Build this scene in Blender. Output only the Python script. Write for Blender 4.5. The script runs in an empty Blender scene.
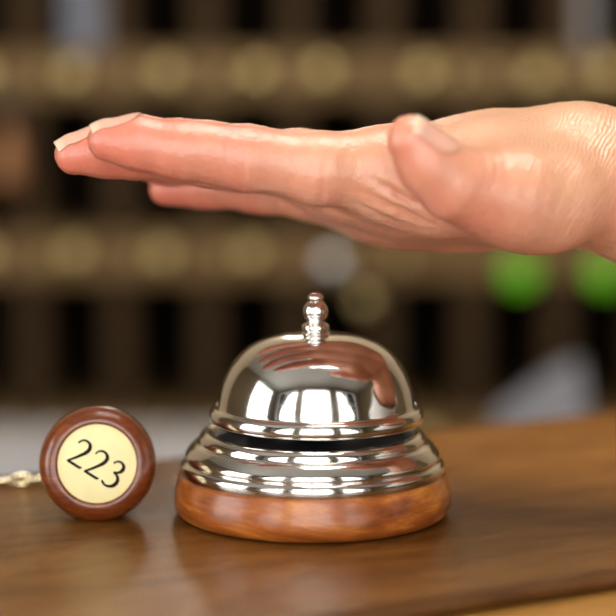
import bpy, bmesh, math, random
import numpy as np
from mathutils import Vector, Matrix
random.seed(4); rng = np.random.default_rng(7)
PI = math.pi
scene = bpy.context.scene
COL = scene.collection

# ------------------------------------------------------------------ camera
FPX = 1800.0
PITCH = math.radians(6.8)
TOP = 1.10                                  # counter top height
CAM = Vector((0.0, -0.576, TOP + 0.1358))
cam_d = bpy.data.cameras.new('camera'); cam = bpy.data.objects.new('camera', cam_d); COL.objects.link(cam)
cam.location = CAM; cam.rotation_euler = (PI/2 - PITCH, 0, 0)
cam_d.sensor_width = 36; cam_d.lens = FPX / 616 * 36
cam_d.clip_start = 0.01; cam_d.clip_end = 50
cam_d.dof.use_dof = True; cam_d.dof.focus_distance = 0.558
cam_d.dof.aperture_fstop = cam_d.lens / 1000 / 0.0225
scene.camera = cam
FW = Vector((0, math.cos(PITCH), -math.sin(PITCH))); UP = Vector((0, math.sin(PITCH), math.cos(PITCH)))

def ray(px, py): return FW + Vector((1, 0, 0))*((px-308)/FPX) + UP*((308-py)/FPX)
def at(px, py, Y):
    d = ray(px, py); return CAM + d*((Y-CAM.y)/d.y)
def on_top(px, py, z=TOP):
    d = ray(px, py); return CAM + d*((z-CAM.z)/d.z)

# ------------------------------------------------------------------ object helpers
def obj(name, mesh, mat=None, parent=None, smooth=True):
    if isinstance(mesh, bmesh.types.BMesh):
        bm = mesh; me = bpy.data.meshes.new(name)
        bmesh.ops.recalc_face_normals(bm, faces=bm.faces); bm.to_mesh(me); bm.free(); mesh = me
    o = bpy.data.objects.new(name, mesh); COL.objects.link(o)
    if mat is not None: mesh.materials.append(mat)
    if smooth: mesh.polygons.foreach_set('use_smooth', [True]*len(mesh.polygons))
    if parent is not None: o.parent = parent
    return o
def tag(o, label=None, cat=None, group=None, kind=None):
    if label: o['label'] = label
    if cat: o['category'] = cat
    if group: o['group'] = group
    if kind: o['kind'] = kind
    return o
def thing(name, label, cat, loc=(0, 0, 0), rot=None, group=None):
    o = bpy.data.objects.new(name, None); COL.objects.link(o); o.empty_display_size = .02
    o.location = loc
    if rot is not None: o.rotation_euler = rot
    return tag(o, label, cat, group)
def struct(name, bm, mat): return tag(obj(name, bm, mat, smooth=False), kind='structure')
def bevel(o, w, seg=2):
    m = o.modifiers.new('bevel', 'BEVEL'); m.width = w; m.segments = seg; m.limit_method = 'ANGLE'
    o.data.polygons.foreach_set('use_smooth', [True]*len(o.data.polygons))
    n = o.modifiers.new('wn', 'WEIGHTED_NORMAL'); n.keep_sharp = True
    return o
def add_box(bm, x0, x1, y0, y1, z0, z1, M=None):
    v = [bm.verts.new(Vector(p)) for p in ((x0,y0,z0),(x1,y0,z0),(x1,y1,z0),(x0,y1,z0),(x0,y0,z1),(x1,y0,z1),(x1,y1,z1),(x0,y1,z1))]
    if M is not None:
        for q in v: q.co = M @ q.co
    for f in ((0,3,2,1),(4,5,6,7),(0,1,5,4),(1,2,6,5),(2,3,7,6),(3,0,4,7)): bm.faces.new([v[i] for i in f])
    return bm
def box(*a, **k): return add_box(bmesh.new(), *a, **k)
def crom(pts, n=6):
    P = [np.array(p, float) for p in pts]; out = []
    for i in range(len(P)-1):
        a = P[max(i-1, 0)]; b = P[i]; c = P[i+1]; d = P[min(i+2, len(P)-1)]
        for k in range(n):
            t = k/n
            out.append(.5*((2*b)+(-a+c)*t+(2*a-5*b+4*c-d)*t*t+(-a+3*b-3*c+d)*t**3))
    out.append(P[-1]); return out
def add_lathe(bm, prof, seg=96, M=None):
    """prof: (radius, height) about local z"""
    rings = []
    for r, z in prof:
        if r < 1e-7:
            rings.append([bm.verts.new((0, 0, z))])
        else:
            rings.append([bm.verts.new((r*math.cos(2*PI*k/seg), r*math.sin(2*PI*k/seg), z)) for k in range(seg)])
    for a, b in zip(rings, rings[1:]):
        for k in range(seg):
            k2 = (k+1) % seg
            if len(a) == 1 and len(b) == 1: continue
            if len(a) == 1: bm.faces.new((a[0], b[k2], b[k]))
            elif len(b) == 1: bm.faces.new((a[k], a[k2], b[0]))
            else: bm.faces.new((a[k], a[k2], b[k2], b[k]))
    if M is not None:
        for r in rings:
            for v in r: v.co = M @ v.co
    return bm
def add_tube(bm, pts, r, seg=8, closed=False):
    P = [Vector(p) for p in pts]; n = len(P); rings = []
    prev = None
    for i in range(n):
        if closed: t = P[(i+1) % n]-P[i-1]
        else: t = P[min(i+1, n-1)]-P[max(i-1, 0)]
        t.normalize()
        if prev is None: u = t.orthogonal().normalized()
        else: u = (prev-t*prev.dot(t)).normalized()
        prev = u; w = t.cross(u)
        rr = r[i] if isinstance(r, (list, tuple)) else r
        rings.append([bm.verts.new(P[i]+(u*math.cos(2*PI*k/seg)+w*math.sin(2*PI*k/seg))*rr) for k in range(seg)])
    for i in range(n if closed else n-1):
        a = rings[i]; b = rings[(i+1) % n]
        for k in range(seg): bm.faces.new((a[k], a[(k+1) % seg], b[(k+1) % seg], b[k]))
    if not closed:
        bm.faces.new(rings[0][::-1]); bm.faces.new(rings[-1])
    return bm

# ------------------------------------------------------------------ materials
def new_mat(name):
    m = bpy.data.materials.new(name); m.use_nodes = True; nt = m.node_tree
    return m, nt, nt.nodes['Principled BSDF']
def N(nt, t, **k):
    n = nt.nodes.new(t)
    for a, b in k.items():
        if a in n.inputs: n.inputs[a].default_value = b
        else: setattr(n, a, b)
    return n
def ramp(nt, stops):
    n = nt.nodes.new('ShaderNodeValToRGB'); e = n.color_ramp.elements
    while len(e) < len(stops): e.new(.5)
    for el, (p, c) in zip(e, stops): el.position = p; el.color = (*c, 1)
    return n
def plain(name, col, rough=.5, metal=0, noise=.06, scale=40, bump=0, coat=0, spec=.5):
    m, nt, b = new_mat(name); L = nt.links
    tc = N(nt, 'ShaderNodeTexCoord'); no = N(nt, 'ShaderNodeTexNoise', Scale=scale, Detail=4.0)
    L.new(tc.outputs['Object'], no.inputs['Vector'])
    c = np.array(col)
    r = ramp(nt, [(.3, tuple(c*(1-noise))), (.7, tuple(np.minimum(c*(1+noise), 1)))])
    L.new(no.outputs['Fac'], r.inputs['Fac']); L.new(r.outputs['Color'], b.inputs['Base Color'])
    b.inputs['Roughness'].default_value = rough; b.inputs['Metallic'].default_value = metal
    b.inputs['Specular IOR Level'].default_value = spec
    b.inputs['Coat Weight'].default_value = coat; b.inputs['Coat Roughness'].default_value = .08
    if bump:
        bp = N(nt, 'ShaderNodeBump', Strength=bump, Distance=.0005)
        L.new(no.outputs['Fac'], bp.inputs['Height']); L.new(bp.outputs['Normal'], b.inputs['Normal'])
    return m
def wood(name, dark, mid, light, scale=(6, 60, 60), dist=2.5, rough=.35, coat=0., rot=(0, 0, 0), fine=1., ior=.5, bump=.15, nscale=1.2, mixf=.33):
    m, nt, b = new_mat(name); L = nt.links
    tc = N(nt, 'ShaderNodeTexCoord'); mp = N(nt, 'ShaderNodeMapping')
    mp.inputs['Scale'].default_value = scale; mp.inputs['Rotation'].default_value = rot
    L.new(tc.outputs['Object'], mp.inputs['Vector'])
    n1 = N(nt, 'ShaderNodeTexNoise', Scale=nscale, Detail=8.0, Roughness=.62, Distortion=dist)
    n2 = N(nt, 'ShaderNodeTexNoise', Scale=9.0*fine, Detail=6.0, Roughness=.7, Distortion=.4)
    L.new(mp.outputs['Vector'], n1.inputs['Vector']); L.new(mp.outputs['Vector'], n2.inputs['Vector'])
    mx = N(nt, 'ShaderNodeMix', data_type='FLOAT'); mx.inputs['Factor'].default_value = mixf
    L.new(n1.outputs['Fac'], mx.inputs['A']); L.new(n2.outputs['Fac'], mx.inputs['B'])
    r = ramp(nt, [(.30, dark), (.5, mid), (.70, light)])
    L.new(mx.outputs['Result'], r.inputs['Fac']); L.new(r.outputs['Color'], b.inputs['Base Color'])
    b.inputs['Roughness'].default_value = rough; b.inputs['Coat Weight'].default_value = coat
    b.inputs['Coat Roughness'].default_value = .12; b.inputs['Specular IOR Level'].default_value = ior
    bp = N(nt, 'ShaderNodeBump', Strength=bump, Distance=.0004)
    L.new(n2.outputs['Fac'], bp.inputs['Height']); L.new(bp.outputs['Normal'], b.inputs['Normal'])
    return m
M = {}
M['counter'] = wood('counter_wood', (.075, .027, .005), (.165, .066, .013), (.26, .118, .031), scale=(14, 50, 50), dist=1.6, ior=.36, rough=.20, fine=3.5, bump=.35)
M['edge_shaded'] = wood('shaded_edge_wood', (.05, .017, .003), (.085, .032, .007), (.12, .048, .011), scale=(14, 50, 50), rough=.4, fine=2.2, ior=.15)  # counter nose: shade on its rounded front put into the colour
M['edge'] = wood('edge_wood', (.24, .10, .018), (.32, .15, .028), (.40, .20, .042), scale=(8, 60, 60), rough=.4)
M['panel'] = wood('panel_wood', (.05, .018, .006), (.1, .04, .013), (.15, .065, .02), scale=(40, 40, 5), rough=.4)
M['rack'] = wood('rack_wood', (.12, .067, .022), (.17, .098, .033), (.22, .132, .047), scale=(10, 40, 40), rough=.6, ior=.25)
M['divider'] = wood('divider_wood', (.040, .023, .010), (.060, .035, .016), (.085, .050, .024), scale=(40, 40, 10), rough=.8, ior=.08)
M['rack_slot_shade'] = wood('slot_shade_wood', (.008, .005, .003), (.012, .008, .005), (.018, .011, .006), scale=(10, 40, 40), rough=.8, ior=.05)  # near-black back panel: shade inside the pigeonholes put into the colour
M['desk'] = wood('desk_wood', (.06, .03, .012), (.10, .05, .02), (.15, .08, .035), scale=(6, 40, 40), rough=.45)
M['fob'] = wood('fob_wood', (.075, .013, .003), (.17, .036, .007), (.27, .068, .013), scale=(40, 160, 40), dist=1.2, rough=.26, coat=.6, bump=.25)
M['fob_orange'] = wood('pale_fob_wood', (.33, .13, .04), (.42, .18, .06), (.5, .22, .08), scale=(40, 160, 40), rough=.35, coat=.3)
M['rosewood'] = wood('rosewood', (.085, .015, .004), (.36, .095, .015), (.74, .29, .05), scale=(14, 14, 50), dist=3.2, rough=.30, coat=.35, rot=(.25, .5, .35), fine=1.6, bump=.08, nscale=.75, mixf=.17)
M['brass'] = plain('brass', (.64, .49, .21), .38, 1, .1, 60)
M['chain'] = plain('pale_brass', (.86, .78, .52), .22, 1, .05, 200)
M['steel'] = plain('dull_steel', (.72, .70, .68), .3, 1, .05, 60)
M['iron_gap_shade'] = plain('dark_iron_gap_shade', (.035, .035, .04), .5, .6, .1, 60)  # black also carries the shade of the gap under the dome
M['cream'] = plain('cream_enamel', (.88, .76, .37), .42, 0, .05, 120, .05)
M['ink'] = plain('black_ink', (.010, .009, .008), .7, 0, .05, 100, spec=.15)
M['paper'] = plain('paper', (.25, .245, .265), .7, 0, .02, 30)
M['paper_blue'] = plain('bluish_paper', (.23, .24, .28), .7, 0, .03, 30)
M['paper_grey'] = plain('grey_paper', (.34, .31, .29), .7, 0, .03, 30)
M['paper_tan'] = plain('tan_paper', (.30, .22, .15), .7, 0, .03, 30)
M['white_card'] = plain('white_card', (.56, .54, .53), .6, 0, .02, 20)
M['green'] = plain('green_plastic', (.20, .72, .008), .35, 0, .05, 30)
M['wall'] = plain('wall_paint', (.20, .145, .08), .8, 0, .02, 8, .1)
M['wall_tan'] = plain('tan_wall_paint', (.55, .42, .28), .8, 0, .04, 8, .1)
M['ceiling'] = plain('ceiling_paint', (.62, .60, .56), .85, 0, .02, 8, .1)
M['white_trim'] = plain('white_trim', (.8, .8, .78), .4, 0, .02, 8)
M['shirt'] = plain('white_shirt_cloth', (.72, .70, .66), .85, 0, .08, 300, .3)
M['floor'] = wood('floor_wood', (.12, .06, .025), (.2, .11, .05), (.28, .16, .08), scale=(2, 20, 20), rough=.4)
def chrome_mat():
    m, nt, b = new_mat('chrome'); L = nt.links
    b.inputs['Metallic'].default_value = 1; b.inputs['Base Color'].default_value = (.79, .785, .75, 1)
    tc = N(nt, 'ShaderNodeTexCoord'); no = N(nt, 'ShaderNodeTexNoise', Scale=160.0, Detail=4.0)
    n2 = N(nt, 'ShaderNodeTexNoise', Scale=1400.0, Detail=3.0)
    L.new(tc.outputs['Object'], no.inputs['Vector']); L.new(tc.outputs['Object'], n2.inputs['Vector'])
    r = N(nt, 'ShaderNodeMapRange'); r.inputs['To Min'].default_value = .05; r.inputs['To Max'].default_value = .15
    L.new(no.outputs['Fac'], r.inputs['Value']); L.new(r.outputs['Result'], b.inputs['Roughness'])
    bp = N(nt, 'ShaderNodeBump', Strength=.05, Distance=.0002)
    L.new(n2.outputs['Fac'], bp.inputs['Height']); L.new(bp.outputs['Normal'], b.inputs['Normal'])
    return m
M['chrome'] = chrome_mat()
def glass_mat():
    m, nt, b = new_mat('window_glass'); L = nt.links; out = nt.nodes['Material Output']
    tr = N(nt, 'ShaderNodeBsdfTransparent'); gl = N(nt, 'ShaderNodeBsdfGlossy', Roughness=.02)
    lw = N(nt, 'ShaderNodeFresnel', IOR=1.45); mx = N(nt, 'ShaderNodeMixShader')
    L.new(lw.outputs[0], mx.inputs[0]); L.new(tr.outputs[0], mx.inputs[1]); L.new(gl.outputs[0], mx.inputs[2])
    L.new(mx.outputs[0], out.inputs['Surface']); return m
M['glass'] = glass_mat()
def lamp_mat(s):
    m, nt, b = new_mat('lamp_diffuser')
    b.inputs['Base Color'].default_value = (.9, .9, .88, 1)
    b.inputs['Emission Color'].default_value = (1, .95, .87, 1); b.inputs['Emission Strength'].default_value = s
    return m
def skin_mat():
    m, nt, b = new_mat('skin'); L = nt.links
    tc = N(nt, 'ShaderNodeTexCoord'); at_ = N(nt, 'ShaderNodeAttribute'); at_.attribute_name = 'blush'
    mott = N(nt, 'ShaderNodeTexNoise', Scale=95.0, Detail=5.0, Roughness=.6)
    L.new(tc.outputs['Object'], mott.inputs['Vector'])
    ad = N(nt, 'ShaderNodeMath', operation='MULTIPLY_ADD'); ad.inputs[1].default_value = .55; ad.inputs[2].default_value = -.27
    L.new(mott.outputs['Fac'], ad.inputs[0])
    s = N(nt, 'ShaderNodeMath', operation='ADD', use_clamp=True)
    L.new(at_.outputs['Fac'], s.inputs[0]); L.new(ad.outputs[0], s.inputs[1])
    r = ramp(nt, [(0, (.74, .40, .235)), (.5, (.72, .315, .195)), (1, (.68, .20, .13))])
    L.new(s.outputs[0], r.inputs['Fac']); L.new(r.outputs['Color'], b.inputs['Base Color'])
    b.inputs['Roughness'].default_value = .31; b.inputs['Specular IOR Level'].default_value = .7
    b.inputs['Subsurface Weight'].default_value = .18; b.inputs['Subsurface Scale'].default_value = .0045
    b.inputs['Subsurface Radius'].default_value = (1.0, .35, .2)
    vo = N(nt, 'ShaderNodeTexVoronoi', Scale=900.0, feature='DISTANCE_TO_EDGE')
    wn = N(nt, 'ShaderNodeTexNoise', Scale=420.0, Detail=4.0, Roughness=.6)
    mp = N(nt, 'ShaderNodeMapping'); mp.inputs['Scale'].default_value = (1, 1, .6)
    L.new(tc.outputs['Object'], mp.inputs['Vector'])
    for n in (vo, wn): L.new(mp.outputs['Vector'], n.inputs['Vector'])
    h = N(nt, 'ShaderNodeMath', operation='MULTIPLY_ADD'); h.inputs[1].default_value = .5
    L.new(vo.outputs['Distance'], h.inputs[0]); L.new(wn.outputs['Fac'], h.inputs[2])
    fs = N(nt, 'ShaderNodeAttribute'); fs.attribute_name = 'fold_s'; fw = N(nt, 'ShaderNodeAttribute'); fw.attribute_name = 'fold_w'
    fn = N(nt, 'ShaderNodeTexNoise', Scale=110.0, Detail=3.0); L.new(tc.outputs['Object'], fn.inputs['Vector'])
    f1 = N(nt, 'ShaderNodeMath', operation='MULTIPLY'); f1.inputs[1].default_value = 4600.0; L.new(fs.outputs['Fac'], f1.inputs[0])
    f2 = N(nt, 'ShaderNodeMath', operation='MULTIPLY_ADD'); f2.inputs[1].default_value = 22.0; L.new(fn.outputs['Fac'], f2.inputs[0]); L.new(f1.outputs[0], f2.inputs[2])
    f3 = N(nt, 'ShaderNodeMath', operation='SINE'); L.new(f2.outputs[0], f3.inputs[0])
    f4 = N(nt, 'ShaderNodeMath', operation='MULTIPLY'); L.new(f3.outputs[0], f4.inputs[0]); L.new(fw.outputs['Fac'], f4.inputs[1])
    f5 = N(nt, 'ShaderNodeMath', operation='MULTIPLY_ADD'); f5.inputs[1].default_value = .22; L.new(f4.outputs[0], f5.inputs[0]); L.new(h.outputs[0], f5.inputs[2])
    bp = N(nt, 'ShaderNodeBump', Strength=.65, Distance=.0005)
    L.new(f5.outputs[0], bp.inputs['Height']); L.new(bp.outputs['Normal'], b.inputs['Normal'])
    return m
M['skin'] = skin_mat()
def nail_mat():
    m, nt, b = new_mat('fingernail'); L = nt.links
    at_ = N(nt, 'ShaderNodeAttribute'); at_.attribute_name = 'free_edge'
    r = ramp(nt, [(0, (.72, .37, .27)), (.78, (.72, .39, .29)), (.88, (.74, .50, .36)), (1, (.76, .56, .40))])
    L.new(at_.outputs['Fac'], r.inputs['Fac']); L.new(r.outputs['Color'], b.inputs['Base Color'])
    b.inputs['Roughness'].default_value = .18; b.inputs['Coat Weight'].default_value = .3
    b.inputs['Subsurface Weight'].default_value = .1; b.inputs['Subsurface Scale'].default_value = .002
    return m
M['nail'] = nail_mat()

# ------------------------------------------------------------------ the room
RX0, RX1, RY0, RY1, CZ = -2.3, 2.5, -1.8, 1.78, 2.75
struct('floor', box(RX0-.2, RX1+.2, RY0-.2, RY1+.2, -.12, 0), M['floor'])
struct('ceiling', box(RX0-.2, RX1+.2, RY0-.2, RY1+.2, CZ, CZ+.12), M['ceiling'])
struct('wall_back', box(RX0-.2, RX1+.2, RY1, RY1+.2, 0, CZ), M['wall_tan'])
struct('wall_right', box(RX1, RX1+.2, RY0, RY1, 0, CZ), M['wall'])
def wall_with_openings(name, along, pos0, pos1, a0, a1, ops):
    """wall spanning a0..a1 along an axis with rectangular openings (a, b, z0, z1)"""
    bm = bmesh.new()
    def put(u0, u1, z0, z1):
        if u1-u0 < 1e-6 or z1-z0 < 1e-6: return
        if along == 'x': add_box(bm, u0, u1, pos0, pos1, z0, z1)
        else: add_box(bm, pos0, pos1, u0, u1, z0, z1)
    u = a0
    for (a, b, z0, z1) in ops:
        put(u, a, 0, CZ); put(a, b, 0, z0); put(a, b, z1, CZ); u = b
    put(u, a1, 0, CZ)
    return struct(name, bm, M['wall'])
WIN = [(-2.05, -.85, .65, 2.60), (-.62, .58, .65, 2.60), (.86, 2.06, .65, 2.60)]
wall_with_openings('wall_front', 'x', RY0-.2, RY0, RX0-.2, RX1+.2, WIN)
WINL = [(-1.45, -.10, .65, 2.60)]
wall_with_openings('wall_left', 'y', RX0-.2, RX0, RY0, RY1, WINL)
def area(name, loc, rot, sx, sy, power, col=(1, 1, 1)):
    l = bpy.data.lights.new(name, 'AREA'); l.shape = 'RECTANGLE'; l.size = sx; l.size_y = sy; l.energy = power; l.color = col
    o = bpy.data.objects.new(name, l); COL.objects.link(o); o.location = loc; o.rotation_euler = rot; return o
def window(n, along, a, b, z0, z1, cols, rows):
    pos = RY0 if along == 'x' else RX0
    def B(bm, u0, u1, w0, w1, zz0, zz1):
        if along == 'x': add_box(bm, u0, u1, pos+w0, pos+w1, zz0, zz1)
        else: add_box(bm, pos+w0, pos+w1, u0, u1, zz0, zz1)
    bm = bmesh.new(); t = .05
    B(bm, a, a+t, -.13, -.03, z0, z1); B(bm, b-t, b, -.13, -.03, z0, z1)
    B(bm, a+t, b-t, -.13, -.03, z0, z0+t); B(bm, a+t, b-t, -.13, -.03, z1-t, z1)
    for i in range(1, cols):
        u = a+(b-a)*i/cols; B(bm, u-.018, u+.018, -.11, -.05, z0+t, z1-t)
    for j in range(1, rows):
        z = z0+(z1-z0)*j/rows; B(bm, a+t, b-t, -.105, -.055, z-.018, z+.018)
    w = struct('window_%d' % n, bm, M['white_trim'])
    bm = bmesh.new(); B(bm, a+t, b-t, -.083, -.077, z0+t, z1-t)
    obj('pane', bm, M['glass'], w, smooth=False)
    bm = bmesh.new(); B(bm, a-.05, b+.05, 0, .08, z0-.04, z0)
    obj('sill', bm, M['white_trim'], w, smooth=False)
    return w
DAY = (1, .985, .96)
WPOW = [64, 56, 40]
for i, (a, b, z0, z1) in enumerate(WIN):
    window(i+1, 'x', a, b, z0, z1, 2, 3)
    area('daylight', ((a+b)/2, RY0-.22, (z0+z1)/2), (PI/2, 0, 0), b-a, z1-z0, WPOW[i], DAY)
for i, (a, b, z0, z1) in enumerate(WINL):
    window(4, 'y', a, b, z0, z1, 2, 3)
    area('daylight', (RX0-.22, (a+b)/2, (z0+z1)/2), (PI/2, 0, -PI/2), b-a, z1-z0, 66, DAY)
# flush ceiling lamps
M['lamp'] = lamp_mat(17.0); M['lamp_tube'] = lamp_mat(30.0)
for lx, ly, lab in ((.25, .05, 'square white ceiling lamp above the bell and the hand'),):
    t = thing('ceiling_lamp', lab, 'lamp', (lx, ly, CZ))
    s = .36
    bm = bmesh.new()
    for a in ((-s-.03, -s, -s-.03, s+.03), (s, s+.03, -s-.03, s+.03), (-s, s, -s-.03, -s), (-s, s, s, s+.03)):
        add_box(bm, a[0], a[1], a[2], a[3], -.06, 0)
    obj('frame', bm, M['white_trim'], t, smooth=False)
    obj('diffuser', box(-s, s, -s, s, -.045, -.005), M['lamp'], t, smooth=False)
# added out-of-view ceiling spot that brightens the far side of the counter
for lx, ly, tx, ty, pw, lab in ((.34, .62, .16, .20, 230, 'added out-of-view ceiling spot that brightens the far right of the counter'),):
    t = thing('added_spot_lamp', lab, 'lamp', (lx, ly, CZ))
    obj('ring', add_lathe(bmesh.new(), [(.055, -.001), (.075, -.001), (.078, -.006), (.072, -.012), (.055, -.010), (.050, -.002), (.055, -.001)], 40), M['white_trim'], t)
    obj('lens', add_lathe(bmesh.new(), [(.052, -.002), (.052, -.004), (0, -.006)], 32), M['lamp'], t)
    l = bpy.data.lights.new('spot', 'SPOT'); l.energy = pw; l.spot_size = math.radians(15); l.spot_blend = .7; l.shadow_soft_size = .05; l.color = (1, .9, .76)
    so_ = bpy.data.objects.new('spot', l); COL.objects.link(so_); so_.location = (lx, ly, CZ-.02)
    so_.rotation_euler = (Vector((tx, ty, TOP))-Vector((lx, ly, CZ-.02))).to_track_quat('-Z', 'Y').to_euler()
# added out-of-view two-tube lamp, there for its streak reflections on the counter
t = thing('added_streak_lamp', 'added out-of-view two-tube lamp that puts reflected streaks on the counter', 'lamp', (-.07, RY1, 1.70))
obj('back_plate', box(-.08, .08, -.012, 0, -.03, .03), M['steel'], t, smooth=False)
for xx in (-.038, .030):
    obj('arm', add_tube(bmesh.new(), [(xx, -.010, 0), (xx, -.045, 0)], .006, 10), M['steel'], t)
    obj('tube', add_lathe(bmesh.new(), [(0, -.09), (.010, -.088), (.014, -.082), (.014, .082), (.010, .088), (0, .09)], 24, Matrix.Translation((xx, -.055, 0))), M['lamp_tube'], t)
w = bpy.data.worlds.new('world'); scene.world = w; w.use_nodes = True
nt = w.node_tree; bg = nt.nodes['Background']; sky = nt.nodes.new('ShaderNodeTexSky'); sky.sky_type = 'HOSEK_WILKIE'
nt.links.new(sky.outputs[0], bg.inputs[0]); bg.inputs[1].default_value = .6

# ------------------------------------------------------------------ the counter
A = on_top(100, 475-.104*100); B_ = on_top(560, 475-.104*560)
U = (B_-A); U.z = 0; U.normalize(); V = Vector((-U.y, U.x, 0))       # U along the bar, V away from the camera
nearP = on_top(560, 588)
dFar = (A).dot(V); dNear = nearP.dot(V)
uc = nearP.dot(U)
ang = math.atan2(U.y, U.x)
depth = dFar-dNear
cnt = thing('reception_counter', 'dark brown polished wooden reception counter under the bell and key fob', 'counter', (0, 0, 0), (0, 0, ang))
# local frame: x = U, y = V ; build in that frame
x0, x1 = uc-1.25, uc+1.25
def prism(prof, xa, xb):
    bm = bmesh.new()
    a = [bm.verts.new((xa, y, z)) for y, z in prof]; b = [bm.verts.new((xb, y, z)) for y, z in prof]
    n = len(prof)
    for i in range(n): bm.faces.new((a[i], a[(i+1) % n], b[(i+1) % n], b[i]))
    bm.faces.new(a[::-1]); bm.faces.new(b); return bm
r = .0021
prof = [(dFar-r, TOP), (dNear+.010, TOP), (dNear+.010, TOP-2*r)]
band = [(dNear+.010, TOP), (dNear+.006, TOP)]+[(dNear+.006-r*1.6*math.sin(q), TOP-r+r*math.cos(q)) for q in np.linspace(.2, PI, 9)]+[(dNear+.010, TOP-2*r)]
prof += [(dNear+.012, TOP-2*r-.0001), (dNear+.012, TOP-.03), (dFar-.012, TOP-.03), (dFar-.012, TOP-2*r)]
prof += [(dFar-r+r*math.sin(q), TOP-r-r*math.cos(q)) for q in np.linspace(0, PI, 8)[:-1]]
o = obj('top_panel', prism(prof, x0, x1), M['counter'], cnt)
o.modifiers.new('es', 'EDGE_SPLIT').split_angle = math.radians(40)
o = obj('shaded_nose', prism(band, x0, x1), M['edge_shaded'], cnt); o.modifiers.new('es', 'EDGE_SPLIT').split_angle = math.radians(40)
pr = [(dNear+.012, TOP-.0046), (dNear-.010, TOP-.0052), (dNear-.016, TOP-.0075), (dNear-.0185, TOP-.013), (dNear-.0185, TOP-.034), (dNear-.014, TOP-.040), (dNear+.012, TOP-.040)]
o = obj('edge_trim', prism(pr, x0, x1), M['edge'], cnt); o.modifiers.new('es', 'EDGE_SPLIT').split_angle = math.radians(40)
obj('body', box(x0+.02, x1-.02, dNear+.03, dFar-.04, 0, TOP-.03), M['panel'], cnt, smooth=False)
for k in range(5):
    xa = x0+.06+k*.485
    bm = box(xa, xa+.44, dNear+.018, dNear+.03, .16, TOP-.10)
    bevel(obj('raised_panel', bm, M['panel'], cnt, smooth=False), .006)
obj('plinth', box(x0, x1, dNear+.012, dNear+.03, 0, .12), M['panel'], cnt, smooth=False)

# ------------------------------------------------------------------ the bell
BX = at(312.5, 512, 0).x
PX = 0.588/FPX                                 # metres per pixel at the bell axis
def bz(py): return at(312.5, py, 0).z-TOP
bell = thing('desk_bell', 'shiny chrome desk bell on a round orange-brown wooden base', 'bell', (BX, 0, TOP))
def P(lst): return [(a*PX, max(bz(y), 0.0)) for a, y in lst]
wb = crom(P([(127, 511.5), (132, 510), (136.2, 505), (138, 497), (137, 487), (134.3, 478), (132.2, 472), (129.5, 471)]), 5)
wb = [(0, 0.0)]+[(a, b) for a, b in wb]+[(110*PX, bz(471)), (0, bz(471))]
o = obj('wooden_base', add_lathe(bmesh.new(), wb, 128), M['rosewood'], bell); o.modifiers.new('es', 'EDGE_SPLIT').split_angle = math.radians(50)
o.rotation_euler = (0, 0, .6)
mb = crom(P([(129.2, 471.5), (131, 469), (131.2, 462.5), (129, 459), (126.3, 457.6), (126.6, 456), (126.2, 451.5), (122, 445.5), (117.5, 441.5), (114.3, 440.6), (113.2, 439.4), (112.6, 436), (110.5, 432.5), (106.5, 430.2), (102.5, 430.2), (100, 432), (98.5, 436), (98, 441)]), 5)
mb = [(a, b) for a, b in mb]
obj('metal_base', add_lathe(bmesh.new(), mb, 160), M['chrome'], bell)
col = [(98.6, 441), (98.6, 434), (22, 433), (22, 424), (9, 423), (9, 372), (14, 370), (14, 350), (0, 350)]  # wide flat disc paints the shaded gap below the rim black
o = obj('striker_post', add_lathe(bmesh.new(), [(0, bz(441))]+P(col), 64), M['iron_gap_shade'], bell); o.modifiers.new('es', 'EDGE_SPLIT')
# dome: outer skin, rolled rim, inner skin
outer = P([(0, 333.2), (14, 333.4), (30, 334.4), (46, 337.6), (60, 343.0), (72.5, 351), (82.8, 362), (90.6, 376.5), (95.6, 392), (97.8, 404)])
rim = P([(98.6, 406.6), (101.5, 406.0), (104.6, 408.4), (106.2, 413.2), (105.8, 417.6), (103.6, 421), (100.8, 422.4), (98.8, 421.6)])
inner = P([(97.5, 419), (96, 408), (92.5, 392), (87, 377), (79, 365), (69, 355.5), (58, 347.5), (45, 342), (30, 339), (0, 338)])
dm = crom(outer, 5)[:]+crom(rim, 4)+crom(inner, 4)
dm = [(a, b) for a, b in dm]; dm[0] = (0, dm[0][1]); dm[-1] = (0, dm[-1][1])
o = obj('dome', add_lathe(bmesh.new(), dm, 160), M['chrome'], bell); o.location = (4.0*PX, 0, 0)
fin = [(14.2, 335.4), (14.0, 333), (12.6, 331.6), (10.8, 330.8), (12.8, 329.6), (13.6, 327.2), (12.8, 324.6), (9.2, 322.6), (8.0, 320.8), (9.4, 319), (11.4, 316), (12.2, 311.5), (11.4, 306.6), (9.0, 303.2), (7.2, 301.6), (7.3, 300.2), (7.7, 298.4), (7.5, 296.2), (5.2, 293.8), (2.4, 292.8), (0, 292.6)]
fp = [(max(a, 0), b) for a, b in crom(P(fin), 4)]; fp[-1] = (0, fp[-1][1])
o = obj('push_button', add_lathe(bmesh.new(), fp, 64), M['chrome'], bell); o.location = (3.0*PX, 0, 0)

# ------------------------------------------------------------------ the key fob "223"
cp = on_top(95.0, 527)
mpp = (cp-CAM).dot(FW)/FPX
R = 57.3*mpp*1.035
tilt = math.radians(12.0)
C = Vector((cp.x, cp.y+R*math.sin(tilt)+.004, TOP+R*math.cos(tilt)+.0004))
C = C+Vector((0, 0, 0))
toc = (CAM-C); yaw = math.atan2(toc.x, -toc.y)*.75
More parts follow.
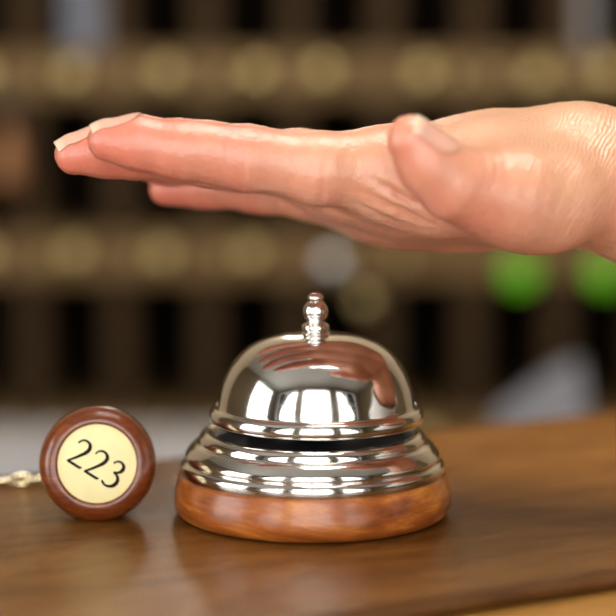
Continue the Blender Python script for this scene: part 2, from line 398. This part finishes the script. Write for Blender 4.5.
# local z of the fob = its axis out of the face
ax = Vector((math.sin(yaw)*math.cos(tilt), -math.cos(yaw)*math.cos(tilt), math.sin(tilt)))
lx = Vector((0, 0, 1)).cross(ax).normalized(); ly = ax.cross(lx)
fobM = Matrix((lx, ly, ax)).transposed().to_4x4(); fobM.translation = C
fob = thing('key_fob', 'round reddish-brown wooden key fob with cream number 223, left of the bell', 'key fob')
fob.matrix_world = fobM
k = R*1000/18.7
fpz = [(12.6, .2), (12.75, .75), (13.3, 1.15), (14.4, 1.0), (16.0, .1), (17.5, -1.7), (18.4, -4.0), (18.7, -7.0), (18.3, -10.5), (16.9, -15), (14.8, -20), (13.0, -25), (11.6, -30), (10.9, -34), (9.6, -36.8), (6, -38), (0, -38.2)]
fpz = [(max(a*k/1000, 0), b*k/1000) for a, b in crom(fpz, 4)]; fpz[-1] = (0, fpz[-1][1])
obj('wooden_body', add_lathe(bmesh.new(), [(0, 0)]+fpz, 96), M['fob'], fob)
plate = [(0, .0002), (12.2*k/1000, .0002), (12.62*k/1000, .0), (12.62*k/1000, -.0004)]
plate = [(0, .45*k/1000), (12.0*k/1000, .45*k/1000), (12.5*k/1000, .3*k/1000), (12.55*k/1000, 0)]
pl = obj('number_plate', add_lathe(bmesh.new(), plate, 96), M['cream'], fob); pl.modifiers.new('es', 'EDGE_SPLIT')
two = ([(.02, .77), (.06, .89), (.15, .975), (.27, 1), (.39, .965), (.47, .87), (.485, .75), (.44, .61), (.34, .45), (.2, .25), (.02, .03)], [.045, .05, .06, .065, .08, .10, .105, .10, .085, .07, .055])
base2 = ([(.0, .035), (.2, .035), (.42, .035), (.55, .04), (.585, .10)], [.06, .075, .075, .065, .03])
three = ([(.03, .83), (.09, .94), (.21, 1), (.34, .975), (.43, .88), (.43, .75), (.36, .63), (.21, .555), (.37, .51), (.475, .4), (.495, .26), (.44, .12), (.31, .02), (.15, .0), (.03, .055), (.0, .10)], [.05, .055, .06, .075, .095, .10, .075, .045, .07, .095, .105, .10, .075, .06, .06, .05])
def stroke(bm, st, ox, oy, hh, Mr):
    pts, wd = st
    c = crom([(p[0], p[1], q) for p, q in zip(pts, wd)], 6)
    prev = None; n = len(c)
    for i in range(n):
        t = (c[min(i+1, n-1)]-c[max(i-1, 0)])[:2]; t /= (np.linalg.norm(t)+1e-9); nrm = np.array((-t[1], t[0]))
        row = []
        for s, z in ((1, 0), (1, 1), (-1, 1), (-1, 0)):
            q = (c[i][:2]+nrm*s*c[i][2]*.68)*hh+np.array((ox, oy))
            q = Mr @ Vector((q[0], q[1], 0)); row.append(bm.verts.new((q.x, q.y, (.45*k+.02*k+z*.10*k)/1000)))
        if prev:
            for j in range(4): bm.faces.new((prev[j], prev[(j+1) % 4], row[(j+1) % 4], row[j]))
        else: bm.faces.new(row[::-1])
        prev = row
    bm.faces.new(prev)
hh = 27.5*mpp; adv = 20.4*mpp; Mr = Matrix.Rotation(-math.radians(33), 3, 'Z')
for i, g in enumerate(((two, base2), (two, base2), (three,))):
    bm = bmesh.new()
    for st in g: stroke(bm, st, (i-1)*adv-.26*hh, -.5*hh, hh, Mr)
    obj('numeral', bm, M['ink'], pl, smooth=False)
# ring at the back and the chain running off to the left along the counter
inv = fobM.inverted()
back = fobM @ Vector((0, 0, -38*k/1000))
bm = bmesh.new()
add_tube(bm, [Vector((.0042*math.cos(q), 0, -38.2*k/1000-.003+.0042*math.sin(q))) for q in np.linspace(0, 2*PI, 20, endpoint=False)], .0008, 8, True)
obj('eyelet', bm, M['chain'], fob)
c0 = back+Vector((-.003, .004, 0)); c0.z = TOP+.0055
e1 = on_top(38, 486); e2 = on_top(0, 488); e3 = on_top(-60, 489); e4 = on_top(-130, 480)
path = [Vector(q) for q in crom([tuple(c0), (e1.x+.004, e1.y, TOP+.0026), (e2.x, e2.y, TOP+.0024), (e3.x, e3.y, TOP+.0024), (e4.x, e4.y, TOP+.0024)], 30)]
L_ = [0]
for a, b in zip(path, path[1:]): L_.append(L_[-1]+(b-a).length)
bm = bmesh.new(); s = 0; j = 0
while s < L_[-1]-.004:
    i = int(np.searchsorted(L_, s)); i = min(max(i, 1), len(path)-1)
    p = path[i]; t = (path[i]-path[i-1]).normalized()
    side = Vector((0, 0, 1)).cross(t).normalized(); upv = t.cross(side)
    q = (j % 2)*PI/2+.35; wv = side*math.cos(q)+upv*math.sin(q)
    ring = [p+t*(.0042*math.cos(a))+wv*(.0016*math.sin(a)) for a in np.linspace(0, 2*PI, 16, endpoint=False)]
    add_tube(bm, [inv @ v for v in ring], .00085, 6, True)
    s += .0060; j += 1
obj('chain', bm, M['chain'], fob)

# ------------------------------------------------------------------ the hand (one continuous signed-distance surface)
mm = .001
cones = []      # (group, a, ra, b, rb)
def W(p): return np.array(at(*p))
def chain_cones(group, pts):
    for (p, ra), (q, rb) in zip(pts, pts[1:]): cones.append((group, W(p), ra*mm, W(q), rb*mm))
IDX = [((392, 169, -.020), 11.2), ((320, 169, -.0235), 10.8), ((244, 157.5, -.026), 9.7), ((212, 152.5, -.027), 8.8), ((178, 149, -.028), 8.5), ((140, 143.5, -.0285), 7.7), ((108, 140.5, -.0285), 6.2)]
MID = [((378, 172, .001), 11.6), ((300, 164, .0), 10.4), ((215, 157, -.002), 9.6), ((175, 153, -.003), 8.8), ((140, 151, -.004), 8.6), ((105, 151.5, -.005), 7.8), ((75.5, 154, -.006), 6.6)]
RNG = [((372, 180, .022), 11.0), ((300, 170, .0225), 10.0), ((235, 162, .023), 9.2), ((165, 158, .022), 8.3), ((112, 155, .021), 6.6)]
PNK = [((365, 194, .041), 10.5), ((310, 191, .043), 9.2), ((258, 188, .044), 8.0), ((207, 187, .045), 7.1), ((166, 189.5, .046), 5.7)]
THB = [((592, 188, -.016), 13.0), ((554, 201, -.034), 13.2), ((515, 198, -.042), 11.6), ((484, 192, -.046), 10.5), ((456, 184, -.050), 10.4), ((430, 164, -.0535), 8.9), ((411.5, 139.5, -.056), 7.0)]
for g, f in (('index', IDX), ('middle', MID), ('ring', RNG), ('pinky', PNK), ('thumb', THB[2:]), ('thumbbase', THB[:4])): chain_cones(g, f)
chain_cones('palm', [((392, 170, -.019), 10.6), ((490, 166, -.017), 12.0), ((575, 164, -.008), 14)])
chain_cones('palm', [((378, 176, .001), 10.4), ((440, 170, .003), 11.2), ((500, 163, .004), 11.8), ((575, 159, .006), 14)])
chain_cones('palm', [((340, 197, .012), 6.6), ((400, 203, .012), 8.0), ((520, 201, .004), 10.5)])
chain_cones('palm', [((345, 188, -.004), 7.2), ((420, 192, -.004), 8.0), ((520, 197, -.008), 10.5)])
chain_cones('palm', [((330, 199, .028), 6.6), ((400, 204, .024), 8.0), ((500, 200, .016), 10)])
chain_cones('palm', [((372, 183, .022), 10.4), ((480, 170, .021), 12.0), ((575, 164, .019), 14)])
chain_cones('palm', [((365, 192, .041), 10.2), ((470, 186, .036), 11.5), ((570, 179, .028), 14)])
chain_cones('palm', [((392, 205, .034), 8.6), ((460, 201, .032), 9.8), ((540, 198, .024), 12)])
chain_cones('palm', [((520, 202, -.036), 9.5), ((440, 191, -.022), 7.6), ((398, 181, -.016), 8.2)])        # web between thumb and index
chain_cones('arm', [((580, 165, -.006), 16), ((640, 190, -.006), 18.5), ((760, 262, -.022), 21), ((960, 330, -.040), 23)])
chain_cones('arm', [((580, 168, .022), 15), ((640, 195, .018), 17.5), ((760, 268, .006), 20), ((960, 340, -.020), 22)])

def sd_cone(p, a, ra, b, rb):
    ab = b-a; l2 = ab @ ab
    d = p-a; t = np.clip((d @ ab)/l2, 0, 1)
    q = d-t[:, None]*ab
    return np.sqrt(np.einsum('ij,ij->i', q, q))-(ra+(rb-ra)*t)
def smin(a, b, kk):
    h = np.maximum(kk-np.abs(a-b), 0)/kk
    return np.minimum(a, b)-h*h*kk*.25
def hand_sdf(p):
    g = {}
    for name, a, ra, b, rb in cones:
        d = sd_cone(p, a, ra, b, rb)
        kk = {'palm': .016, 'arm': .018, 'thumbbase': .006}.get(name, .004)
        g[name] = d if name not in g else smin(g[name], d, kk)
    # flatten the pads a little and gather
    palm = smin(g['palm'], g['arm'], .012)
    palm = smin(palm, g['thumbbase'], .016)
    f = g['index']
    for n in ('middle', 'ring', 'pinky'): f = smin(f, g[n], .0016)
    f = smin(f, palm, .010)
    return smin(f, g['thumb'], .005)

def surface_nets(sdf, lo, hi, h):
    c = 4*h
    n = [int(math.ceil((hi[i]-lo[i])/c)) for i in range(3)]
    ax_ = [lo[i]+c*(np.arange(n[i])+.5) for i in range(3)]
    G = np.stack(np.meshgrid(*ax_, indexing='ij'), -1).reshape(-1, 3)
    fc = sdf(G).reshape(n)
    near = np.abs(fc) < c*1.6
    fine = np.repeat(np.repeat(np.repeat(fc, 4, 0), 4, 1), 4, 2).astype(np.float64)
    nm = np.repeat(np.repeat(np.repeat(near, 4, 0), 4, 1), 4, 2)
    idx = np.argwhere(nm)
    pts = np.array(lo)+h*(idx+.5)
    vals = np.concatenate([sdf(pts[i:i+300000]) for i in range(0, len(pts), 300000)])
    fine[nm] = vals
    s = fine < 0
    N_ = fine.shape
    cs = [n_-1 for n_ in N_]
    cnt_ = np.zeros(cs); acc = np.zeros((*cs, 3))
    def sub(arr, o): return arr[o[0]:o[0]+cs[0], o[1]:o[1]+cs[1], o[2]:o[2]+cs[2]]
    corners = [(i, j, k_) for i in (0, 1) for j in (0, 1) for k_ in (0, 1)]
    for a in corners:
        for axis in range(3):
            if a[axis]: continue
            b = list(a); b[axis] = 1
            m = sub(s, a) != sub(s, b)
            ii = np.nonzero(m)
            fa = sub(fine, a)[ii]; fb = sub(fine, b)[ii]; t = fa/(fa-fb)
            pt = np.tile(np.array(a, float), (len(t), 1)); pt[:, axis] += t
            acc[ii] += pt; cnt_[ii] += 1
    act = cnt_ > 0
    vid = -np.ones(cs, int); cell = np.argwhere(act); vid[act] = np.arange(len(cell))
    verts = np.array(lo)+h*(.5+cell+acc[act]/cnt_[act][:, None])
    quads = []
    for axis in range(3):
        o1 = [0, 0, 0]; o1[axis] = 1
        sl0 = [slice(None)]*3; sl1 = [slice(None)]*3; sl0[axis] = slice(0, -1); sl1[axis] = slice(1, None)
        sa = s[tuple(sl0)]; sb = s[tuple(sl1)]
        e = np.argwhere(sa != sb)
        u, v = (axis+1) % 3, (axis+2) % 3
        e = e[(e[:, u] > 0) & (e[:, v] > 0) & (e[:, u] < cs[u]) & (e[:, v] < cs[v])]
        du = np.zeros(3, int); du[u] = 1; dv = np.zeros(3, int); dv[v] = 1
        q = np.stack([vid[tuple((e-du-dv).T)], vid[tuple((e-dv).T)], vid[tuple(e.T)], vid[tuple((e-du).T)]], 1)
        flip = ~sa[tuple(e.T)]
        q[flip] = q[flip][:, ::-1]
        quads.append(q)
    q = np.concatenate(quads); q = q[(q >= 0).all(1)]
    return verts, q
def grad(p, e=.0004):
    g = np.stack([hand_sdf(p+np.eye(3)[i]*e)-hand_sdf(p-np.eye(3)[i]*e) for i in range(3)], 1)
    return g/(np.linalg.norm(g, axis=1, keepdims=True)+1e-12)
allp = np.array([c[1] for c in cones]+[c[3] for c in cones]); pad = .036
lo = allp.min(0)-pad; hi = allp.max(0)+pad; lo[0] += .02
verts, quads = surface_nets(hand_sdf, lo, hi, .0010)
nr = grad(verts)
for _ in range(2): verts = verts-nr*hand_sdf(verts)[:, None]*.9
nr = grad(verts)
# skin creases: grooves across the joints, wrist folds; blush at pads, knuckles and fingertips
disp = np.zeros(len(verts)); blush = np.full(len(verts), .30)
def near_of(*names):
    return np.min([sd_cone(verts, a, ra, b, rb) for n_, a, ra, b, rb in cones if n_ in names], 0)
def wob(p, s, seed):
    r_ = np.random.default_rng(seed); out = np.zeros(len(p))
    for i in range(5):
        kv = r_.normal(size=3)*s*(1+.6*i); out += np.sin(p @ kv+r_.uniform(0, 6.28))/(1+.5*i)
    return out/2.3
W1 = wob(verts, 180, 1); W2 = wob(verts, 420, 2); W3 = wob(verts, 900, 3)
def groove(group, c, d, width, depth, facing=None, power=1, rad=.02, wv=.0006):
    global disp, blush
    c = np.array(c); d = np.array(d)/np.linalg.norm(d)
    s = (verts-c) @ d+W2*wv
    sel = near_of(group) < .004
    wgt = np.exp(-(np.linalg.norm(verts-c, axis=1)/rad)**4)*sel
    if facing is not None: wgt = wgt*np.clip((nr @ np.array(facing)/np.linalg.norm(facing))*1.3+.15, 0, 1)**power
    gq = np.exp(-(s/width)**2)
    disp -= depth*gq*wgt; blush += .12*wgt*np.exp(-(s/(width*1.3))**2)
def joint(group, f, i):
    c = W(f[i][0]); d = W(f[i+1][0])-W(f[i-1][0]); return c, d/np.linalg.norm(d)
palmar = (0, -.45, -1); dorsal = (0, -.1, 1)
for g, f, js in (('index', IDX, (2, 4)), ('middle', MID, (2, 4)), ('ring', RNG, (2, 3)), ('pinky', PNK, (2, 3))):
    for i in js:
        c, d = joint(g, f, i)
        for off, dep in ((0, .00045), (.0022, .00025)): groove(g, c+d*off, d, .0006, dep, palmar, 1)
        for off in (-.0035, -.0015, .0006, .0028, .005): groove(g, c+d*off, d, .0006, .00022, dorsal, 1.5)
c, d = joint('index', IDX, 1)
groove('index', c, d, .0008, .0005, palmar)
c, d = joint('thumb', THB, 4)
for off, dep in ((-.0075, .00025), (-.0048, .0004), (-.0018, .0003)): groove('thumb', c+d*off, d, .0007, dep, (.5, -.7, .8), 1.2, .016)
# folds of the web where the thumb meets the palm
cw = np.array(at(408, 204, -.036))
cw = np.array(at(400, 201, -.030)); dw = np.array((.45, -.1, .88)); dw /= np.linalg.norm(dw)
s = (verts-cw) @ dw
wgt = np.exp(-(((verts[:, 0]-cw[0])/.0105)**2+((verts[:, 2]-cw[2])/.0062)**2))*np.clip((near_of('thumb', 'thumbbase')-.0012)/.003, 0, 1)
disp += wgt*(.0009*np.cos(s/.00075+.8*W2+.5*W1)+.0004)
blush += .12*wgt*np.cos(s/.00075+.8*W2+.5*W1+PI)
# wrist folds on the back and thumb side: bunched skin where the hand bends back
cw = np.array(at(600, 150, -.02)); axw = np.array((.86, -.1, -.45)); axw /= np.linalg.norm(axw)
s = (verts-cw) @ axw
wgt = np.exp(-((s+.002)/.020)**2)*np.clip(nr @ np.array((0, -.75, .62))*1.4+.25, 0, 1)
fold_s = s.copy(); fold_w = wgt.copy()
disp += .00006*np.sin(s/.00075+2.6*W1+2.0*W2)*wgt
cw = np.array(at(565, 215, -.04)); s = (verts-cw) @ np.array((.93, 0, -.35))
wg2 = np.exp(-(np.linalg.norm(verts-cw, axis=1)/.017)**2)
disp += .00004*np.sin(s/.00075+3*W1+1.2*W2)*wg2
fold_w = np.clip(fold_w+.5*wg2, 0, 1)
# broad relief: tendons / pad dimples, fine overall unevenness
disp += .00035*W1+.00010*W3
# knuckle bumps & blush
for f, rr in ((IDX, .016), (MID, .016), (RNG, .016), (PNK, .014)):
    tip = W(f[-1][0]); blush += .42*np.exp(-(np.linalg.norm(verts-tip, axis=1)/.018)**2)
    for i in range(2, len(f)-1): blush += .13*np.exp(-(np.linalg.norm(verts-W(f[i][0]), axis=1)/.014)**2)
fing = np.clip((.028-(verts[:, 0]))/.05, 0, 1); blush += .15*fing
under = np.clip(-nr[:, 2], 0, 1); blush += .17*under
tip = W(THB[-1][0]); blush += .40*np.exp(-(np.linalg.norm(verts-tip, axis=1)/.014)**2)
c = W((440, 205, -.05)); blush += .3*np.exp(-(np.linalg.norm(verts-c, axis=1)/.016)**2)
c = W((500, 215, -.05)); blush += .2*np.exp(-(np.linalg.norm(verts-c, axis=1)/.016)**2)
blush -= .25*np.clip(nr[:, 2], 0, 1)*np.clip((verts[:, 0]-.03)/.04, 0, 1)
verts = verts+nr*disp[:, None]
org = np.array((at(480, 170, .0)))
me = bpy.data.meshes.new('person')
me.from_pydata((verts-org).tolist(), [], quads.tolist()); me.update()
a_ = me.attributes.new('blush', 'FLOAT', 'POINT'); a_.data.foreach_set('value', np.clip(blush, 0, 1).astype(np.float32))
for nm_, ar_ in (('fold_s', fold_s), ('fold_w', fold_w)):
    b_ = me.attributes.new(nm_, 'FLOAT', 'POINT'); b_.data.foreach_set('value', ar_.astype(np.float32))
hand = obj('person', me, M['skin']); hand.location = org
tag(hand, "person's bare right hand held flat, palm down, just above the chrome bell", 'person')
# fingernails laid on the fingertips
def nail(f, dors, length, width, back, over, lift=.00035):
    tip = W(f[-1][0]); ax0 = tip-W(f[-2][0]); ax0 /= np.linalg.norm(ax0)
    dn = np.array(dors, float); dn -= ax0*(dn @ ax0); dn /= np.linalg.norm(dn); sd = np.cross(ax0, dn)
    rt = f[-1][1]*mm
    nu, nv = 15, 13; pts = []; fe = []
    for i in range(nu):
        u = i/(nu-1)
        for j in range(nv):
            v = -1+2*j/(nv-1)
            hw = width/2*(1-.10*u*u) if u > .25 else width/2*(.72+.28*math.sin(u/.25*PI/2))
            uu = -back+u*length
            if u > .6: uu -= (v*v)*.0016*(u-.6)/.4
            if u < .3: uu += (v*v)*.0012*(1-u/.3)
            p = tip+ax0*uu+sd*(v*hw)
            pts.append((p, uu)); fe.append(u)
    P_ = np.array([p for p, _ in pts])+dn*rt*2.2
    # march down on to the skin
    q = P_.copy()
    for _ in range(60):
        d_ = hand_sdf(q); q -= dn*np.clip(d_, 0, .004)[:, None]*.8
    # past the fingertip carry the nail's own line on instead of falling off
    hgt = ((q-tip) @ dn).reshape(nu, nv)
    for i in range(nu):
        uu = np.array([pts[i*nv+j][1] for j in range(nv)])
        for j in range(nv):
            if uu[j] > over and i > 0: hgt[i, j] = hgt[i-1, j]-.00060
    q = P_-dn*((P_-tip) @ dn)[:, None]+dn*hgt.reshape(-1)[:, None]
    q += dn*(lift+.0003+.00035*wob(q, 180, 1))[:, None]
    v_ = q-org
    F = [(i*nv+j, (i+1)*nv+j, (i+1)*nv+j+1, i*nv+j+1) for i in range(nu-1) for j in range(nv-1)]
    m_ = bpy.data.meshes.new('fingernail'); m_.from_pydata(v_.tolist(), [], F); m_.update()
    at__ = m_.attributes.new('free_edge', 'FLOAT', 'POINT'); at__.data.foreach_set('value', np.array(fe, np.float32))
    o_ = obj('fingernail', m_, M['nail'], hand)
    so = o_.modifiers.new('thick', 'SOLIDIFY'); so.thickness = .0003; so.offset = 0
    sb = o_.modifiers.new('sub', 'SUBSURF'); sb.levels = sb.render_levels = 1
    return o_
nail(IDX, (0, -.05, 1), .0155, .0105, .0095, .0035, .00005)
nail(MID, (0, -.15, 1), .0155, .0110, .0090, .0038, .00005)
nail(RNG, (0, .1, 1), .013, .0105, .0075, .0018)
nail(PNK, (0, .15, 1), .011, .0085, .006, .0018)
nail(THB, (.64, -.42, .62), .0150, .0115, .0095, .0030, .0001)
# shirt sleeve over the forearm, out to the elbow
sa = np.array(at(775, 270, -.010)); sb_ = np.array(at(960, 335, -.035)); sc_ = sb_+np.array((.10, -.07, -.005))
bm = bmesh.new(); nseg = 40; rings = []
pl_ = crom([tuple(sa), tuple((sa+sb_)/2), tuple(sb_), tuple(sc_)], 8)
for i, p in enumerate(pl_):
    t_ = Vector(pl_[min(i+1, len(pl_)-1)]-pl_[max(i-1, 0)]).normalized()
    sd = Vector((0, 1, 0)); sd = (sd-t_*sd.dot(t_)).normalized(); up_ = sd.cross(t_)
    u = i/(len(pl_)-1); ra = .048+.010*u; rb = .040+.014*u
    fold = 1+.03*math.sin(i*1.3)
    rings.append([bm.verts.new(Vector(p)-Vector(org)+sd*(ra*fold*math.cos(2*PI*k_/nseg))+up_*(rb*fold*math.sin(2*PI*k_/nseg))) for k_ in range(nseg)])
for a, b in zip(rings, rings[1:]):
    for k_ in range(nseg): bm.faces.new((a[k_], a[(k_+1) % nseg], b[(k_+1) % nseg], b[k_]))
bm.faces.new(rings[-1])
o = obj('sleeve', bm, M['shirt'], hand); so = o.modifiers.new('thick', 'SOLIDIFY'); so.thickness = .002

# ------------------------------------------------------------------ the key rack behind, on its desk
RY = 1.42                                         # rack front
def rx(px): return at(px, 200, RY).x
per = 89.0*(at(1, 200, RY).x-at(0, 200, RY).x)
xc0 = rx(73)
zrow = [at(308, y, RY).z for y in (-108, 75, 258, 441)]
dz = zrow[0]-zrow[1]
ztop = zrow[0]+.0265; zbot = zrow[3]-.028
DESK = zbot
cols = list(range(-4, 12))
xl = xc0+(cols[0]-.5)*per; xr = xc0+(cols[-1]+.5)*per
rack = thing('key_rack', 'brown wooden pigeonhole key rack with brass discs filling the background', 'key rack', ((xl+xr)/2, RY, DESK))
ro = rack.location
def rbox(x0_, x1_, y0_, y1_, z0_, z1_): return box(x0_-ro.x, x1_-ro.x, y0_-ro.y, y1_-ro.y, z0_-ro.z, z1_-ro.z)
obj('back_panel', rbox(xl-.02, xr+.02, RY+.26, RY+.28, zbot, ztop), M['rack_slot_shade'], rack, smooth=False)
BH = .0265
zall = zrow
for z in zall:
    bevel(obj('shelf_board', rbox(xl-.02, xr+.02, RY, RY+.26, z-BH, z+BH), M['rack'], rack, smooth=False), .003)
DW = .0145
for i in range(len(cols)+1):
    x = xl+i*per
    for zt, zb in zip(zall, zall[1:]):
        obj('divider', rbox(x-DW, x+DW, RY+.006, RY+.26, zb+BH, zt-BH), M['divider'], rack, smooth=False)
pb = bmesh.new()
add_lathe(pb, [(0, .006), (.004, .0057), (.008, .0046), (.0105, .0030), (.0115, .0016), (.0135, .0016), (.0140, .0008), (.0140, 0), (0, 0)], 32, Matrix.Rotation(PI/2, 4, 'X'))
pm = bpy.data.meshes.new('brass_disc'); bmesh.ops.recalc_face_normals(pb, faces=pb.faces); pb.to_mesh(pm); pb.free()
hb = bmesh.new()
add_lathe(hb, [(0, .003), (.006, .003), (.007, .002), (.007, 0), (0, 0)], 20, Matrix.Rotation(PI/2, 4, 'X'))
add_tube(hb, [(0, -.002, 0), (0, -.012, 0), (0, -.018, -.003), (0, -.021, -.009), (0, -.024, -.010), (0, -.028, -.005), (0, -.029, .002)], .0022, 8)
hm = bpy.data.meshes.new('hook'); bmesh.ops.recalc_face_normals(hb, faces=hb.faces); hb.to_mesh(hm); hb.free()
for m_ in (pm, hm):
    m_.materials.append(M['brass']); m_.polygons.foreach_set('use_smooth', [True]*len(m_.polygons))
jit = {(1, 1): .006, (1, 2): .008, (1, 3): -.018, (1, 4): -.006, (1, 5): .022}
hookpos = {}
for ri, z in enumerate(zrow):
    for ci, c in enumerate(cols):
        x = xc0+c*per+jit.get((ri, c), 0)
        if ri == 2 and c in (3, 4, 5, 6): pass
        else:
            p_ = obj('brass_disc', pm, None, rack); p_.location = (x-ro.x, 0, z-ro.z+random.uniform(-.002, .002))
        hx = xc0+c*per-.030+(.058 if (ri, c) in ((1, 4),) else 0)
        if ri == 2 and c in (5, 6, 3): hx = xc0+c*per
        h_ = obj('hook', hm, None, rack); h_.location = (hx-ro.x, 0, z-ro.z)
        hookpos[(ri, c)] = Vector((hx, RY, z))
# things hanging from the hooks
def hang_tag(px, py, rad, mat, name, label, cat, grp=None, hook=None, thick=.004):
    p = at(px, py, RY-.020); t = thing(name, label, cat, p, group=grp)
    hk = hookpos[hook] if hook else Vector((p.x, RY, p.z+.03))
    bm = bmesh.new(); add_lathe(bm, [(0, thick/2), (rad*.9, thick/2), (rad, thick/4), (rad, -thick/4), (rad*.9, -thick/2), (0, -thick/2)], 32, Matrix.Rotation(PI/2, 4, 'X'))
    obj('disc', bm, mat, t)
    bm = bmesh.new(); h0 = Vector((hk.x, RY-.024, hk.z-.0075))-p
    top_ = Vector((0, 0, rad))
    add_tube(bm, [top_+Vector((.0, 0, -.002)), (top_+h0)/2+Vector((.002, 0, 0)), h0], .0009, 6)
    obj('cord', bm, M['steel'], t); return t
hang_tag(520, 273, .0185, M['green'], 'hanging_key_tag', 'blurred bright green key tag on the rack, just below the thumb', 'key tag', 'green key tags', (2, 5))
hang_tag(605, 273, .0185, M['green'], 'hanging_key_tag', 'blurred bright green key tag on the rack, at the right edge below the wrist', 'key tag', 'green key tags', (2, 6))
hang_tag(333, 264, .013, M['steel'], 'hanging_key_tag', 'blurred pale grey metal key tag on the rack, above the bell button', 'key tag', None, (2, 3))
hang_tag(365, 302, .011, M['brass'], 'hanging_key_tag', 'blurred dull brass key tag on the rack, right of the bell button', 'key tag', None, (2, 3))
p = at(6, 148, RY-.045)
t = thing('hanging_wooden_fob', 'blurred orange-brown wooden key fob hanging on the rack, left edge beside the fingertips', 'key fob', p)
o = obj('body', add_lathe(bmesh.new(), crom([(0, -.040), (.012, -.038), (.017, -.028), (.016, -.012), (.011, .006), (.007, .020), (.006, .026), (0, .028)], 4)[:-1]+[(0, .028)], 32), M['fob_orange'], t)
bm = bmesh.new(); add_tube(bm, [(0, 0, .027), (.004, .006, .05), (hookpos[(1, -1)].x-p.x, RY-.024-p.y, hookpos[(1, -1)].z-.0075-p.z)], .001, 6); obj('cord', bm, M['steel'], t)
# letters standing in the upper pigeonholes
def letter(px0, px1, pyt, slot_row, mat, label, yin=.05, tilt=.03):
    xa = at(px0, 20, RY+yin).x; xb = at(px1, 20, RY+yin).x
    z0 = zall[slot_row]+BH; 
    t = thing('letter', label, 'letter', ((xa+xb)/2, RY+yin, z0), (-tilt, 0, 0), 'letters in the upper pigeonholes')
    w_ = (xb-xa)/2; h_ = dz-2*BH-.02
    bevel(obj('envelope', box(-w_, w_, -.002, .002, 0, h_), mat, t, smooth=False), .0008)
    bm = bmesh.new()
    v = [bm.verts.new(q) for q in ((-w_*.98, -.0022, h_-.002), (w_*.98, -.0022, h_-.002), (0, -.0022, h_*.55), (-w_*.98, -.0030, h_-.002), (w_*.98, -.0030, h_-.002), (0, -.0030, h_*.55))]
    for f_ in ((0, 1, 2), (5, 4, 3), (0, 3, 4, 1), (1, 4, 5, 2), (2, 5, 3, 0)): bm.faces.new([v[q] for q in f_])
    obj('flap', bm, mat, t, smooth=False)
letter(66, 112, 0, 1, M['paper_blue'], 'bluish-grey letter standing in the upper left pigeonhole above the fingertips')
letter(556, 594, 0, 1, M['paper_grey'], 'grey letter standing in the upper right pigeonhole above the wrist', .04)

desk = thing('back_desk', 'dark wooden desk standing against the back wall under the key rack', 'desk', (0, 1.3, 0))
obj('desk_top', box(-1.15, 1.15, -.52, .46, DESK-.03, DESK), M['desk'], desk, smooth=False)
for x in (-1.1, -.36, .36, 1.06):
    obj('side_panel', box(x, x+.04, -.46, .42, 0, DESK-.03), M['desk'], desk, smooth=False)
obj('rear_panel', box(-1.06, 1.06, .40, .42, .1, DESK-.03), M['desk'], desk, smooth=False)
# white box at the left, white folder at the right, both behind the counter
YB = 1.02; BD = .12
zt = at(100, 425, YB+BD).z; xa = at(-150, 412, YB).x; xb = at(262, 412, YB).x
bxt = thing('white_box', 'blurred pale grey-white box on the desk behind the wooden key fob', 'box', ((xa+xb)/2, YB, DESK))
w_ = (xb-xa)/2; H = zt-DESK
bevel(obj('box_body', box(-w_+.004, w_-.004, .004, BD-.004, 0, H-.045), M['white_card'], bxt, smooth=False), .003)
bevel(obj('box_lid', box(-w_, w_, 0, BD, H-.045, H), M['white_card'], bxt, smooth=False), .003)
YF = .96
q = [at(498, 420, YF), at(560, 376, YF), at(586, 366, YF), at(598, 430, YF)]
fz = DESK
fo = thing('white_folder', 'blurred pale bluish-white folder propped up behind the counter at the right', 'folder', (q[3].x, YF, fz))
bm = bmesh.new()
out = [Vector((q[0].x, YF, fz)), q[0], q[1], q[2], Vector((q[2].x+.02, YF, fz))]
lean = .18
fr = [bm.verts.new(Vector((p_.x-q[3].x, (p_.z-fz)*lean, p_.z-fz))) for p_ in out]
bk = [bm.verts.new(Vector((p_.x-q[3].x, (p_.z-fz)*lean+.012, p_.z-fz))) for p_ in out]
n = len(out)
bm.faces.new(fr); bm.faces.new(bk[::-1])
for i in range(n): bm.faces.new((fr[i], bk[i], bk[(i+1) % n], fr[(i+1) % n]))
obj('cover', bm, M['paper'], fo, smooth=False)
bm = bmesh.new(); x_ = q[1].x-q[3].x+.02
add_box(bm, x_-.03, x_+.03, .0, .006, 0, .10, Matrix.Translation((0, .085, 0)) @ Matrix.Rotation(.45, 4, 'X'))
obj('prop', bm, M['paper'], fo, smooth=False)

# ------------------------------------------------------------------ colour management
vs = scene.view_settings
scene.display_settings.display_device = 'sRGB'
vs.view_transform = 'Standard'; vs.look = 'None'; vs.gamma = 1; vs.use_curve_mapping = False
vs.exposure = -0.50
scene.cycles.max_bounces = 8
scene.cycles.sample_clamp_indirect = 6
